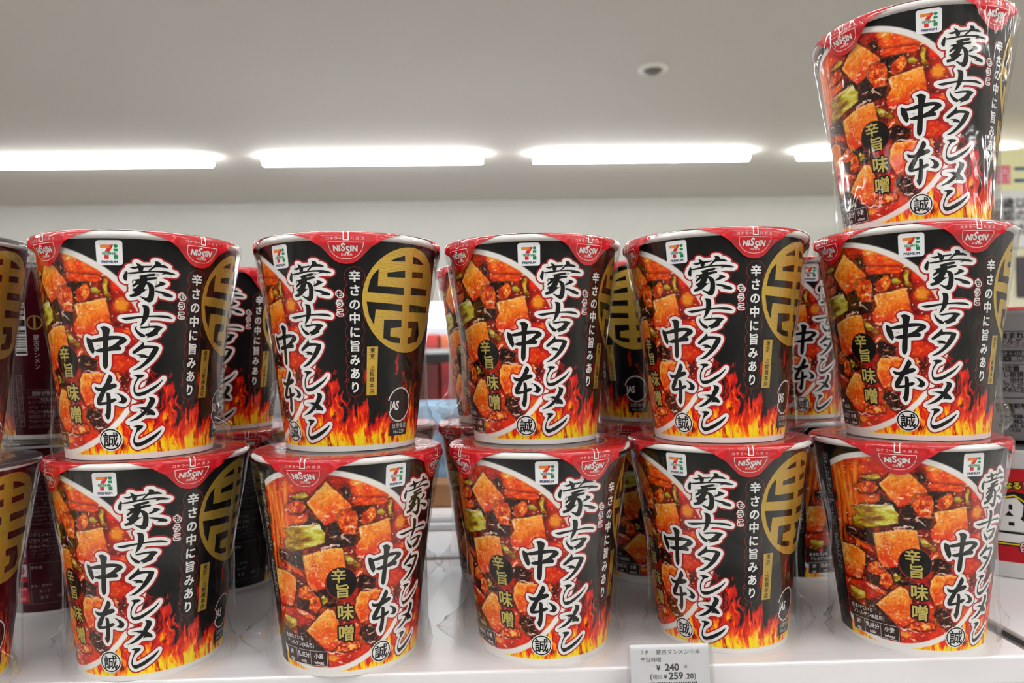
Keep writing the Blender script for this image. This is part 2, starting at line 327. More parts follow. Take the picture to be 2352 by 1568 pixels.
def paint(X, H, bg):
    """printed picture of the cup sleeve in sRGB; X, H in mm"""
    bg = np.asarray(bg, float)
    C = np.ones(X.shape + (3,)) * bg
    C *= (.88 + .24 * fbm(X * .5, H * .25, 3))[..., None]
    fine = fbm(X * 1.6, H * 1.6, 1)
    # flames along the foot
    pk = lambda c, wd, h: h * np.exp(-((X - c) / wd) ** 2)
    top = 13 + 7 * fbm(X * .16, X * 0 + 2, 2) + pk(41, 3.2, 15) + pk(25, 5, 13) + pk(17, 5, 17) + pk(33, 3, 7) + pk(75, 4, 13) + pk(67, 2.5, 8) + pk(54, 3, 5) + pk(6, 9, 26) + pk(-60, 60, 4)
    Xw = X + (fbm(X * .14, H * .11, 4) - .5) * (3 + H * .25)
    st = fbm(Xw * .62, H * .15, 5, 4); st2 = fbm(Xw * 1.7, H * .33 - X * .1, 6, 3)
    st3 = vn(Xw * 1.1 + H * .12, H * .19, 3)
    v = 1.12 - H / top + (st - .5) * 1.7 + (st2 - .5) * .6 + (st3 - .5) * .35 + .22 * sm(16, 4, H)
    v = v * .78 - .05
    fl = ramp(v, [(0, (60, 8, 8)), (.12, (110, 12, 12)), (.3, (186, 28, 24)), (.48, (208, 52, 22)), (.62, (232, 112, 22)), (.78, (246, 176, 30)), (1, (252, 226, 60))])
    fl = mixc(fl, (70, 10, 10), sm(.62, .75, fbm(Xw * .35 + 9, H * .16, 7)) * sm(.75, .45, v) * .8)
    front = ((X > -66) & (X < 89)).astype(float)
    C = mixc(C, fl, 0 + sm(.03, .14, v) * front) if False else C * (1 - (sm(.03, .16, v) * front)[..., None]) + fl * (sm(.03, .16, v) * front)[..., None]
    # loose sparks above the seal
    for cx, cy, rx, ry in ((58, 44, 2.2, 6), (62, 37, 1.6, 6), (66, 33, 2, 5), (71, 29, 2, 5)):
        q = 1 - np.hypot((Xw - cx) / rx, (H - cy) / ry) + (st2 - .5) * 2.2
        C = mixc(C, (176, 40, 24), sm(.25, .7, q) * .9)
    # bowl of noodles
    ang = np.hypot((X + 37) / 54, (H - 53) / 51.5)
    sn = (fbm(X * .09 + (fbm(X * .07, H * .07, 6) - .5) * 2, H * .13, 2) - .5) * 1.35 + .5
    S_ = ramp(sn * .78 + .22 * fine, [(.22, (70, 12, 10)), (.38, (136, 22, 14)), (.5, (186, 36, 18)), (.62, (206, 62, 22)), (.74, (224, 110, 34)), (.88, (238, 168, 76))])
    S_ = mixc(S_, (196, 40, 24), sm(-30, 10, X) * sm(60, 75, H) * .6)
    S_ = mixc(S_, (200, 46, 28), sm(24, 14, H) * .7)
    S_ *= (.82 + .32 * fbm(X * .4, H * .6, 3))[..., None]
    S_ = mixc(S_, (60, 12, 16), sm(.56, .68, fbm(X * .13 + 40, H * .16, 5)) * .75 * (X < 0) * sm(88, 78, H))
    def stamp(poly, base, soft=.35, shadow=1.1, edge=None):
        nonlocal S_
        xs = [p[0] for p in poly]; ys = [p[1] for p in poly]
        ix = np.where((X[0] > min(xs) - 3) & (X[0] < max(xs) + 3))[0]; iy = np.where((H[:, 0] > min(ys) - 3) & (H[:, 0] < max(ys) + 3))[0]
        if not len(ix) or not len(iy): return
        sl = (slice(iy[0], iy[-1] + 1), slice(ix[0], ix[-1] + 1))
        x, h = X[sl], H[sl]
        d = sdf(x, h, poly) + (fbm(x * .7, h * .7, 4) - .5) * .9
        sub = S_[sl]
        if shadow: sub = mixc(sub, sub * .5, sm(shadow * 2.2, -.2, d) * .8)
        cx, cy = np.mean(xs), np.mean(ys); sz = max(max(xs) - min(xs), max(ys) - min(ys)) / 2
        col = base(x, h, (x - cx) / sz, (h - cy) / sz, d)
        S_[sl] = mixc(sub, col, sm(soft, -soft, d)) if False else sub * (1 - sm(soft, -soft, d)[..., None]) + col * sm(soft, -soft, d)[..., None]
    def tofu(x, h, u, v, d):
        n = fbm(x * .32, h * .32, 5) * .6 + fbm(x * 1.1, h * 1.1, 6) * .4
        n = fbm(x * .16 + 3, h * .16, 2) * .55 + n * .45
        c = ramp(n + .17 * v - .06 * u, [(.22, (196, 48, 16)), (.38, (218, 92, 24)), (.52, (232, 130, 40)), (.66, (240, 168, 76)), (.82, (246, 206, 132))])
        c = mixc(c, (248, 216, 146), sm(-1.6, -.2, d) * sm(-.1, .6, v - u * .5) * .8)
        c = mixc(c, (204, 34, 18), sm(-.2, -.95, v + .3 * (fbm(x * .3, h * .3, 6) - .5)) * .7)
        c = mixc(c, (150, 48, 14), sm(.7, .8, fbm(x * 2.4, h * 2.4, 7, 2)) * .6)
        c = mixc(c, (250, 190, 110), sm(.5, .7, fbm(x * .22 + 20, h * .22, 3, 3)) * .5)
        c = mixc(c, (176, 60, 16), sm(.6, .75, fbm(x * .9, h * .5, 4, 3)) * .4)
        c = mixc(c, (255, 232, 214), sm(.66, .74, fbm(x * .55 + 8, h * .8, 1, 3)) * .55 * sm(.5, -.2, v))
        return c
    def meat(x, h, u, v, d):
        n = fbm(x * .8, h * .8, 3)
        c = ramp(n, [(.25, (130, 26, 10)), (.45, (192, 60, 22)), (.6, (216, 100, 36)), (.78, (240, 176, 80))])
        return mixc(c, (250, 214, 130), sm(.5, .1, np.hypot(u - .15, v + .1)) * sm(.45, .65, n) * .8)
    def carrot(x, h, u, v, d): return ramp(fbm(x * .5, h * .9, 2) + .2 * v, [(.25, (176, 40, 16)), (.5, (216, 76, 28)), (.75, (236, 124, 52))])
    def green(x, h, u, v, d):
        n = fbm(x * .14 + h * .1, h * .42 - x * .1, 6) + .16 * np.abs(u) * 0
        c = ramp(n + .1 * v, [(.25, (110, 62, 18)), (.4, (146, 116, 30)), (.54, (186, 168, 48)), (.68, (206, 206, 92)), (.85, (246, 238, 196))])
        return c
    def dark(x, h, u, v, d): return ramp(fbm(x * .5, h * .5, 1), [(.3, (12, 6, 8)), (.6, (36, 14, 14)), (.8, (84, 30, 22))])
    for p in FOOD['dark']: stamp(p, dark, .7, .8)
    for p in FOOD['green']: stamp(p, green)
    for p in FOOD['carrot']: stamp(p, carrot, .3, .8)
    for p in FOOD['meat']: stamp(p, meat)
    for p in FOOD['tofu']: stamp(p, tofu)
    stamp(FOOD['meat'][0], meat); stamp(FOOD['meat'][4], meat, .35, .5); stamp(FOOD['dark'][0], dark, .6, .3)
    # noodles at the far left and corn at the top
    for k in range(5):
        xk = -63.6 + k * 3.3 + 1.1 * np.sin(H * .1 + k * .7) + (H - 75) * .03
        dn = np.abs(X - xk) / 1.6
        mk = sm(1.0, .7, dn) * sm(44 + 7 * (k % 3), 52 + 7 * (k % 3), H) * sm(101 - 3 * (k % 2), 93 - 3 * (k % 2), H)
        cn = ramp(fbm(X * .6, H * .12, 4) + .25 - .35 * dn, [(.1, (150, 40, 14)), (.35, (206, 84, 24)), (.6, (230, 124, 44)), (.85, (244, 170, 90))])
        S_ = S_ * (1 - mk[..., None] * .9) + cn * mk[..., None] * .9
    FOOD_TOP = [(FOOD['meat'][2], meat), (FOOD['green'][2], green), (FOOD['dark'][1], dark), (FOOD['tofu'][3], tofu)]
    for p_, f_ in FOOD_TOP: stamp(p_, f_, .4, .9)
    for cx, cy, rx, ry in ((-17.2, 97, 4.2, 2.2), (-31, 9.5, 4.2, 1.8), (4, 74, 3.5, 4)):
        S_ = mixc(S_, (232, 168, 60), sm(1.1, .5, np.hypot((X - cx) / rx, (H - cy) / ry) + (fine - .5) * .8) * .85)
    Xh = X + (fbm(X * .35, H * .35, 3) - .5) * 3.4; Hh = H + (fbm(X * .3 + 9, H * .3, 4) - .5) * 3.4
    for p in HL:
        n_ = len(p) - 1
        for i, (a, b) in enumerate(zip(p, p[1:])):
            t = np.clip(((Xh - a[0]) * (b[0] - a[0]) + (Hh - a[1]) * (b[1] - a[1])) / ((b[0] - a[0]) ** 2 + (b[1] - a[1]) ** 2 + 1e-9), 0, 1)
            d = np.hypot(Xh - a[0] - t * (b[0] - a[0]), Hh - a[1] - t * (b[1] - a[1]))
            wd = .16 + .42 * np.sin(np.pi * np.clip((i + t) / n_, .02, .98))
            S_ = mixc(S_, (250, 230, 220), sm(wd, wd * .35, d) * .85)
    gl = fbm(X * .5 + 30, H * .9, 6, 3)
    S_ = mixc(S_, (246, 214, 196), sm(.735, .79, gl) * .8)
    S_ = mixc(S_, (238, 120, 50), sm(.64, .72, fbm(X * 1.3 + 3, H * 1.3, 2, 2)) * .35)
    # allergen corner printed black
    k = sm(.4, -.4, np.maximum.reduce([-65.2 - X, X + 33.5 - 0 * H, H - 24 + (X + 65) * .36, 5.2 - H]))
    S_ = mixc(S_, (34, 28, 28), k * .92)
    inside = sm(1.0, .985, ang) * (X > -66)
    rimw = ramp(.5 + .5 * np.sin(H * .07), [(0, (222, 214, 208)), (1, (246, 243, 240))])
    foodm = sm(.945, .93, ang + (fbm(X * .25, H * .25, 2) - .5) * .012)
    B = S_ * foodm[..., None] + rimw * (1 - foodm[..., None])
    C = C * (1 - inside[..., None]) + B * inside[..., None]
    # ---- panels round the back
    P = X.copy()
    cell = (vn(X * 2.6, H * 2.6, 1) > .47).astype(float)
    def txt(x0, x1, h0, h1, pitch, size, col, st=.75, gap=.2):
        nonlocal C
        row = np.floor((h1 - H) / pitch); fr = (h1 - H) / pitch - row
        ln = vn(row * 3.7 + 50, X * 0 + 3.3, 2)
        mk = (X > x0) & (X < x0 + (x1 - x0) * (.55 + .45 * ln)) & (H > h0) & (H < h1) & (fr < size / pitch) & (vn(X * .55, row * 9.1, 5) > gap)
        C = mixc(C, col, mk * cell * st)
    def box(x0, x1, h0, h1, col, st=1.):
        nonlocal C
        mk = ((X > x0) & (X < x1) & (H > h0) & (H < h1)).astype(float); C = mixc(C, col, mk * st)
    def outline(x0, x1, h0, h1, col, t=.3): 
        box(x0, x1, h0, h0 + t, col); box(x0, x1, h1 - t, h1, col); box(x0, x0 + t, h0, h1, col); box(x1 - t, x1, h0, h1, col)
    grey = bg * .3 + np.array((150, 146, 146)) * .7
    box(-129, -66, 2.5, 105, bg * .92 + 6)
    outline(-72.5, -67, 34, 100, grey); txt(-72, -67.3, 36, 99, 1.9, 1.35, (214, 212, 210), .9)
    outline(-97, -74, 8, 34, grey); txt(-96, -75, 56, 99, 2.5, 1.6, grey, .8); txt(-96, -75, 37, 54, 2.3, 1.5, grey, .6)
    box(-97, -74, 54.5, 54.8, grey)
    outline(-106.5, -98, 8, 72, grey)
    for i, cc in enumerate(((216, 220, 224), (196, 150, 150), (190, 140, 140), (186, 146, 140))):
        h = 71 - i * 12.5; box(-105.8, -98.7, h - 11.5, h, (214, 200, 198))
        box(-105.8, -98.7, h - 11.5, h - 6.8 if i == 0 else h - 8, (30, 120, 200) if i == 0 else (196, 30, 44))
        q = np.hypot((X + 102.2) / 2, (H - h + 4) / 2.6) < 1
        C = mixc(C, (176, 50, 52) if i else (150, 170, 200), q.astype(float))
    box(-105.8, -98.7, 9, 19, (190, 30, 44)); txt(-105.4, -99, 9.5, 18.5, 3, 1.8, (226, 180, 180), .7)
    box(89, 89.35, 2.5, 103, grey); txt(90.3, 92, 8, 92, 1.9, 1.5, grey, .85, .05)
    outline(93.2, 96.6, 8, 40, grey); txt(93.6, 96.3, 10, 39, 1.8, 1.3, grey, .7)
    box(94.5, 101.5, 52, 84, (226, 224, 222)); bars = (vn(H * 1.9, X * 0, 4) > .5) & (X > 95) & (X < 101) & (H > 53) & (H < 83)
    C = mixc(C, (30, 28, 28), bars.astype(float))
    txt(100, 128, 8, 30, 3, 2, grey, .75); outline(99, 128, 7, 31, grey); txt(116, 128, 40, 80, 2.6, 1.7, grey, .6)
    lum = C @ np.array((.3, .59, .11)); C = lum[..., None] + (C - lum[..., None]) * (1 + .2 * front)[..., None]
    # white foot of the paper cup
    C = mixc(C, (238, 234, 230), sm(2.9, 2.6, H))
    return C

# ------------------------------------------------------------------ noodle cup
RB, RT, HB = 34.61, 47.2, 105.0
def rad(h): return RB + (RT - RB) * h / HB
SL = (RT - RB) / HB
def wrap(V, layer):
    """label flat (mm) -> cup surface (m) and normals"""
    th = V[:, 0] / 41; h = V[:, 1]; r = rad(h) + .05 + layer * .035
    P = np.stack([r * np.sin(th), -r * np.cos(th), h], 1) / 1000
    N = np.stack([np.sin(th), -np.cos(th), np.full(len(th), -SL)], 1); N /= np.linalg.norm(N, axis=1)[:, None]
    return P, N

BLACK, WHITE, RED, GOLD = (18, 17, 17), (240, 238, 236), (176, 28, 36), 'gold'
def artwork(maroon=False):
    D = Dec(); ink = (20, 20, 20)
    bgc = (62, 10, 20) if maroon else BLACK
    # title in brush strokes: red glow, white rim, black ink
    for p in INK: D.line(p, 4.5, (168, 28, 34), 1, closed=True); D.poly(p, (168, 28, 34), 1)
    for p in INK: D.line(p, 3.1, WHITE, 2, closed=True); D.poly(p, WHITE, 2)
    for p in INK: D.poly(p, ink, 3)
    # small reading beside the title
    for ch, y, x in (('も', 78.6, 29.3), ('う', 73.9, 29.1), ('こ', 69.5, 29.2)):
        D.text(ch, x, y, 3.6, (168, 28, 34), 1, bold=.26); D.text(ch, x, y, 3.6, WHITE, 2, bold=.17); D.text(ch, x, y, 3.6, ink, 3, bold=.02)
    # slogan column
    for i, ch in enumerate('辛さの中に旨みあり'):
        y = 87.2 - 6.85 * i; D.ellipse(36, y, 4.7, 4.9, (140, 40, 36), 1); 
    for i, ch in enumerate('辛さの中に旨みあり'):
        y = 87.2 - 6.85 * i; D.ellipse(36, y, 4.45, 4.65, bgc, 2); D.text(ch, 36, y, 5.9, WHITE, 3, bold=.03, sx=.92)
    # golden crest
    D.ellipse(64.3, 76.2, 24.9, 27, GOLD, 3, 72)
    for p in LOGO: D.poly(p, bgc, 4)
    # golden strip with the shop's address
    D.rect(41.9, 28, 47.6, 52.5, GOLD, 4); D.column('東京 上板橋本店', 44.75, 50.7, 2.95, 2.75, ink, 5, bold=.012)
    # seal
    D.ellipse(63, 22.4, 8.6, 9, (24, 18, 18) if not maroon else bgc, 4); D.ring(63, 22.4, 8.6, 9, .75, (214, 210, 208), 5, -150, 165); D.text('JAS', 59.2, 22.2, 6.6, WHITE, 6, bold=.022, sx=.72, latin=True)
    D.rect(56.6, 6.4, 71, 13.2, (20, 18, 18) if not maroon else bgc, 4); D.text('日即食協', 63.8, 11.4, 2.9, (214, 210, 208), 5); D.text('No.229', 63.8, 8.4, 2.8, (214, 210, 208), 5, latin=True)
    # shop emblem
    D.rect(-4.9, 92.4, 5.2, 104, (238, 238, 240), 4, 1.3)
    D.rect(-3.2, 100.4, .6, 101.9, (222, 130, 50), 5); D.poly([(.2, 101.9), (1.9, 101.9), (1.5, 100.9), (.3, 98.6), (-1.5, 98.6), (-.8, 100.1), (.4, 101)], (206, 44, 40), 5)
    D.rect(-1.7, 95.4, 0, 97.2, (206, 44, 40), 5); D.ellipse(2.7, 101.3, .8, .8, (20, 134, 80), 5, 20); D.rect(1.9, 98.9, 3.5, 100.1, (20, 134, 80), 5); D.rect(1.9, 95.4, 3.5, 97.2, (20, 134, 80), 5)
    D.text('SEVEN&i', .2, 97.9, 1.55, (20, 134, 80), 6, bold=.03, sx=.98, latin=True); D.text('PREMIUM', .2, 94, 1.65, (40, 36, 96), 6, bold=.03, sx=.93, latin=True)
    # round sincerity mark
    D.ellipse(-3.8, 10, 6.2, 5.6, WHITE, 4); D.ring(-3.8, 10, 5.7, 5.15, .65, ink, 5); D.text('誠', -3.8, 10, 7.3, ink, 6, bold=.018, sx=1.1)
    # flavour name
    D.ellipse(-25.3, 47.2, 7.8, 8.2, (150, 26, 30), 4); D.ellipse(-25.1, 47.4, 7.4, 7.8, (20, 16, 14), 5)
    for ch, x, y in (('辛', -26.4, 51.1), ('旨', -24.7, 43.6), ('味', -23.5, 32.8), ('噌', -23.2, 22.2)):
        z = 7.4 if ch in '辛旨' else 8.6
        if ch in '味噌': D.text(ch, x, y, z, (150, 26, 30), 4, bold=.15); D.text(ch, x, y, z, (20, 16, 14), 5, bold=.11)
        D.text(ch, x, y, z, (196, 178, 96), 6, bold=.022, sx=1.02)
    # allergen box
    D.text('含まれている', -55.5, 18.6, 2.5, WHITE, 3, bold=.01); D.text('アレルゲン(8品目)', -51.8, 15.6, 2.5, WHITE, 3, bold=.01)
    D.rect(-63.2, 5.4, -34, 13, (52, 26, 24) if not maroon else bgc, 2)
    D.frame(-63.2, 5.4, -34, 13, .25, (200, 196, 194), 3); D.rect(-54.4, 5.6, -54.15, 12.8, (200, 196, 194), 3); D.rect(-44.4, 5.6, -44.15, 12.8, (200, 196, 194), 3)
    for a, b, x in (('卵', 'egg', -58.8), ('乳成分', 'milk', -49.3), ('小麦', 'wheat', -39.2)):
        D.text(a, x, 10.5, 2.9, WHITE, 4, bold=.01); D.text(b, x, 7.2, 2.4, WHITE, 4, bold=.01, latin=True)
    # back panels
    g = (176, 168, 168)
    for i, t in enumerate(('ビタミンB1', 'ビタミンB2', 'カルシウム')): D.text(t, -90.5, 51.5 - 3.6 * i, 2.4, g, 2)
    D.text('参考値', -92.8, 31, 2.3, g, 2); D.text('めん・かやく', -90.2, 19.5, 2.3, g, 2); D.text('スープ', -88.6, 15.8, 2.3, g, 2); D.text('合 計', -88.8, 12, 2.3, g, 2); D.text('555', -79, 12, 2.4, g, 2, latin=True)
    D.ring(106, 72, 4.2, 4.5, .8, (150, 124, 60), 2); D.rect(105.3, 68, 106.6, 76, (150, 124, 60), 2)
    D.column('蒙古タンメン', 106.5, 63, 3.6, 3.6, g, 2, bold=.01)
    for t, h in (('固有記号のお問', 28.3), ('923-301', 24.6), ('17:30', 17)): D.text(t, 112, h, 2.7, (196, 186, 186), 3)
    return D

def cup_body_mesh(name, bg, maroon=False):
    q = lambda a, b, s: np.arange(a, b, s)
    Xs = np.concatenate([q(-128.8, -66, .36), q(-66, 90, .22), q(90, 128.8, .36)])
    Hs = np.linspace(0, 105, 380)
    X, H = np.meshgrid(Xs, Hs)
    C = lin(np.clip(paint(X, H, bg), 0, 255)).reshape(-1, 3)
    V, N = wrap(np.stack([X.ravel(), H.ravel()], 1), -1.4)
    nx, ny = len(Xs), len(Hs)
    idx = np.arange(nx * ny).reshape(ny, nx); nxt = np.roll(idx, -1, 1)
    P = np.stack([idx[:-1], nxt[:-1], nxt[1:], idx[1:]], -1).reshape(-1, 4).tolist()
    MI = [0] * len(P); Vs, Ns, Cs = [V], [N], [C]; n = len(V)
    # rolled white rim, shoulder and foot (turned profile)
    prof = [(47.2, 104.9), (47.5, 105.1), (48.6, 105.3), (49.35, 106.0), (49.5, 106.9), (49.1, 107.8), (48.2, 108.35), (47.0, 108.2), (46.2, 107.2), (46.0, 104)]
    foot = [(34.6, 0), (34.2, -.0), (33.2, 0), (33, 1.5), (32.5, 4), (0, 4)]
    k = 120
    for pr in (prof, foot):
        pts = np.array(pr); nr = np.gradient(pts, axis=0); nn = np.stack([nr[:, 1], -nr[:, 0]], 1); nn /= np.linalg.norm(nn, axis=1)[:, None] + 1e-9
        if pr is foot: nn = -nn
        a = np.arange(k) * 2 * np.pi / k
        v = np.stack([np.outer(pts[:, 0], np.sin(a)), -np.outer(pts[:, 0], np.cos(a)), np.outer(pts[:, 1], np.ones(k))], -1).reshape(-1, 3) / 1000
        nm = np.stack([np.outer(nn[:, 0], np.sin(a)), -np.outer(nn[:, 0], np.cos(a)), np.outer(nn[:, 1], np.ones(k))], -1).reshape(-1, 3)
        ii = np.arange(len(v)).reshape(len(pts), k) + n; jj = np.roll(ii, -1, 1)
        f = np.stack([ii[:-1], jj[:-1], jj[1:], ii[1:]], -1).reshape(-1, 4)
        if pr is foot: f = f[:, ::-1]
        P += f.tolist(); MI += [0] * len(f); Vs.append(v); Ns.append(nm); Cs.append(np.tile(lin((236, 233, 230)), (len(v), 1))); n += len(v)
    for v, p, c, lay in artwork(maroon).items:
        v2, p2 = clip_cols(v, p, 3.0)
        if not len(v2): continue
        a, b = wrap(v2, lay)
        # keep every face turned outwards
        fl = []
        for f in p2:
            s = sum(v2[f[i - 1]][0] * v2[f[i]][1] - v2[f[i]][0] * v2[f[i - 1]][1] for i in range(len(f)))
            if abs(s) < 1e-9: continue
            fl.append([i + n for i in (f if s > 0 else f[::-1])])
        P += fl; MI += [1 if c == GOLD else 0] * len(fl)
        Vs.append(a); Ns.append(b); Cs.append(np.tile(lin((190, 150, 60) if c == GOLD else c), (len(a), 1))); n += len(a)
    return arr_mesh(name, np.concatenate(Vs), P, [M['print'], M['gold']], MI, np.concatenate(Cs), np.concatenate(Ns))

# lid: y < 108.4 hangs outside the rim, above it the foil lies flat
def lidpos(X, y):
    th = X / 41
    hang = sm(104.6, 98.5, y)
    rside = 49.75 * (1 - hang) + (rad(y) + 1.5) * hang + .25 * np.exp(-((y - 102.5) / 1.6) ** 2)
    t = np.clip((y - 106.9) / 1.7, 0, 1) * math.pi / 2
    r = np.where(y > 106.9, 48.05 + 1.7 * np.cos(t), rside); z = np.where(y > 106.9, 106.9 + 1.75 * np.sin(t), y)
    r = np.where(y > 108.6, 48.05 - (y - 108.6), r); z = np.where(y > 108.6, 108.65, z)
    return r, z, th
def lidwrap(V, off):
    X, y = V[:, 0], V[:, 1]
    def pos(y):
        r, z, th = lidpos(X, y); return r, z, th
    r, z, th = pos(y); ra, za, _ = pos(y - .15); rb, zb, _ = pos(y + .15)
    dr, dz = rb - ra, zb - za; l = np.hypot(dr, dz) + 1e-9
    nr, nz = dz / l, -dr / l
    r = r + nr * off; z = z + nz * off
    P = np.stack([r * np.sin(th), -r * np.cos(th), z], 1) / 1000
    N = np.stack([nr * np.sin(th), -nr * np.cos(th), nz], 1)
    return P, N
def lid_mesh(name, red, dark, flat=False):
    nx = 288; ys = np.concatenate([np.linspace(0, 1, 5) * 1.9 + 106.7, 108.6 + np.linspace(.5, 47.9, 40)])
    Xs = np.arange(nx) * 2 * np.pi * 41 / nx
    X, Y = np.meshgrid(Xs, ys)
    if not flat:     # foil edge: over the rim by the tabs, cut back between them
        q = np.abs((X / (2 * np.pi * 41) * 4 + .5) % 1 - .5) * 2 * 45
        lowest = 106.7 + 1.9 * sm(20, 34, q)
        Y = np.where(Y < 108.6, lowest + (Y - 106.7) / 1.9 * (108.6 - lowest), Y)
    V, N = lidwrap(np.stack([X.ravel(), Y.ravel()], 1), .12)
    rr = np.hypot(V[:, 0], V[:, 1]) * 1000; aa = np.arctan2(V[:, 1], V[:, 0])
    c = np.tile(np.array(red, float), (len(V), 1))
    c = mixc(c, dark, sm(37, 36.4, rr)); c = mixc(c, (206, 170, 90), sm(36.9, 36.5, rr) * sm(35.6, 36, rr))
    n_ = fbm(V[:, 0] * 90 + 5, V[:, 1] * 90, 3); c = mixc(c, (206, 120, 50), sm(.55, .75, n_) * sm(24, 22, rr) * .9)
    idx = np.arange(len(V)).reshape(len(ys), nx); nxt = np.roll(idx, -1, 1)
    P = np.stack([idx[:-1], nxt[:-1], nxt[1:], idx[1:]], -1).reshape(-1, 4).tolist()
    return arr_mesh(name, V, P, [M['foil_print']], None, lin(c), N)
def tab_mesh(name, red):
    edge_x = [0, 2.5, 4.8, 7.5, 10.3, 14.9, 19.2, 25]; edge_y = [93.0, 93.4, 94.7, 97.9, 101.6, 105.0, 106.8, 108.4]
    xs = np.linspace(-25, 25, 101); rows = 26
    low = np.interp(np.abs(xs), edge_x, edge_y)
    t = np.linspace(0, 1, rows)[:, None]
    X = np.tile(xs, (rows, 1)); Y = low[None] + (108.7 - low[None]) * t
    V, N = lidwrap(np.stack([X.ravel(), Y.ravel()], 1), .22)
    # creases where the foil folds down over the bead
    n_ = fbm(X.ravel() * .32 + 3, Y.ravel() * .25, 2) - .5
    cre = (np.exp(-((np.abs(X.ravel()) - 12.5 - (105 - Y.ravel()) * .35) / 1.5) ** 2) * .7 + n_ * .9) * sm(108.4, 105.5, Y.ravel()) * sm(8, 11.5, np.abs(X.ravel()))
    V += N * (np.maximum(cre, -.1) / 1000)[:, None]
    P = []
    for j in range(rows - 1):
        for i in range(100): a = j * 101 + i; P.append([a, a + 1, a + 102, a + 101])
    Vs, Cs = [V], [np.tile(lin(red), (len(V), 1))]; n = len(V)
    me0 = bpy.data.meshes.new('q'); me0.from_pydata(V.tolist(), [], P); me0.update()
    N = np.zeros(len(V) * 3, np.float32); me0.vertices.foreach_get('normal', N); N = N.reshape(-1, 3); bpy.data.meshes.remove(me0)
    Ns = [N]
    D = Dec(); wh = (240, 222, 214)
    pts = [(-6.9, 103.4), (6.9, 103.4)]; pts += [(6.9 * math.cos(a) ** .8 if math.cos(a) > 0 else -6.9 * abs(math.cos(a)) ** .8, 103.2 - 7.6 * math.sin(a)) for a in np.linspace(.05, math.pi - .05, 24)]
    D.line(pts, .22, wh, 1, closed=True)
    V_, P_ = glyphs('NISSIN', 1, .03, 1, 0, True)
    for ch, x, y in (('N', -4.05, 100.6), ('I', -2.55, 100.6), ('S', -1.15, 101.15), ('S', .75, 99.95), ('I', 2.0, 100.6), ('N', 3.6, 100.6)):
        D.text(ch, x, y, 4.9 if ch == 'S' else 3.6, WHITE, 2, bold=.03 if ch == 'S' else .05, sx=.74 if ch == 'S' else .8, latin=True)
    D.text('日清食品', .2, 97.6, 1.2, wh, 1, bold=.015)
    for ch, x in zip('コチラへ', (-7.2, -5.5, -3.8, -2.1)): D.text(ch, x, 105.2, 1.6, wh, 1)
    for ch, x in zip('ハガス', (2.5, 4.6, 6.7)): D.text(ch, x, 105.2, 1.6, wh, 1)
    D.line([(-.95, 108.6), (-.95, 104.4), (.95, 104.4), (.95, 108.6)], .42, WHITE, 2)
    D.line([(-.95, 108.6), (-2.2, 108.6), (0, 111), (2.2, 108.6), (.95, 108.6)], .4, WHITE, 2)
    for v, p, c, lay in D.items:
        v2, p2 = clip_cols(v, p, 1.5); v3 = v2[:, ::-1].copy(); v2, p2 = clip_cols(v3, p2, .5); v2 = v2[:, ::-1]
        a, b = lidwrap(v2, .29 + .035 * lay)
        fl = []
        for f in p2:
            s = sum(v2[f[i - 1]][0] * v2[f[i]][1] - v2[f[i]][0] * v2[f[i - 1]][1] for i in range(len(f)))
            if abs(s) > 1e-9: fl.append([i + n for i in (f if s > 0 else f[::-1])])
        P += fl; Vs.append(a); Ns.append(b); Cs.append(np.tile(lin(c), (len(a), 1))); n += len(a)
    return arr_mesh(name, np.concatenate(Vs), P, [M['foil_print']], None, np.concatenate(Cs), np.concatenate(Ns))

def film_mesh(name, seed, tight=0., fins=((-82, 1.), (80, .8)), loose=0.):
    """clear wrapper: taut from the rim down to the wall, wrinkled, with welded corners sticking out at the foot"""
    na, nz_ = 200, 46
    th = np.arange(na) * 2 * np.pi / na; zz = np.concatenate([np.linspace(.3, 107.5, nz_), [108.4, 109.0, 109.2, 109.25, 109.25]])
    T, Z = np.meshgrid(th, zz)
    zt = 56 - 12 * tight
    line = rad(zt) + (50.0 - rad(zt)) * np.clip((Z - zt) / (106 - zt), 0, 1)
    r = np.maximum(rad(Z) + .62, line + .4)
    wr = (fbm(T * 9 + seed * 3.1, Z * .03 + seed, seed, 3) - .5)
    r += wr * (.5 + loose * 2.2) * np.exp(-((Z - 92) / 26) ** 2) + np.maximum(wr, 0) * 1.1 * np.exp(-(Z / 10) ** 2)
    r = np.maximum(r, rad(np.minimum(Z, 105)) + .55)
    bell = np.zeros_like(T)
    for a, k in fins:
        dd = (np.degrees(T) - a + 180) % 360 - 180
        bell += k * (np.exp(-(dd / 4.5) ** 2) * 7.5 + np.exp(-(dd / 15) ** 2) * 2) * np.exp(-((Z - 9) / 9) ** 2) * (.45 + 1.2 * fbm(Z * .6, T * 14, seed + 2, 3))
    r += bell
    if loose: r += loose * 3.2 * np.exp(-((Z - 97) / 9) ** 2) * (np.exp(-(((np.degrees(T) + 82 + 180) % 360 - 180) / 16) ** 2) + .7 * np.exp(-(((np.degrees(T) - 84 + 180) % 360 - 180) / 14) ** 2))
    tr = [49.7, 48.6, 40, 20, 0.5]
    for i, q in enumerate(tr): r[nz_ + i] = q; 
    Z = Z.copy(); Z[nz_ + 2:] += (fbm(T[nz_ + 2:] * 3, r[nz_ + 2:] * .1, seed) - .5) * .25
    V = np.stack([r * np.sin(T), -r * np.cos(T), Z], -1).reshape(-1, 3) / 1000
    idx = np.arange(len(V)).reshape(len(zz), na); nxt = np.roll(idx, -1, 1)
    P = np.stack([idx[:-1], nxt[:-1], nxt[1:], idx[1:]], -1).reshape(-1, 4).tolist()
    return arr_mesh(name, V, P, [M['film']])

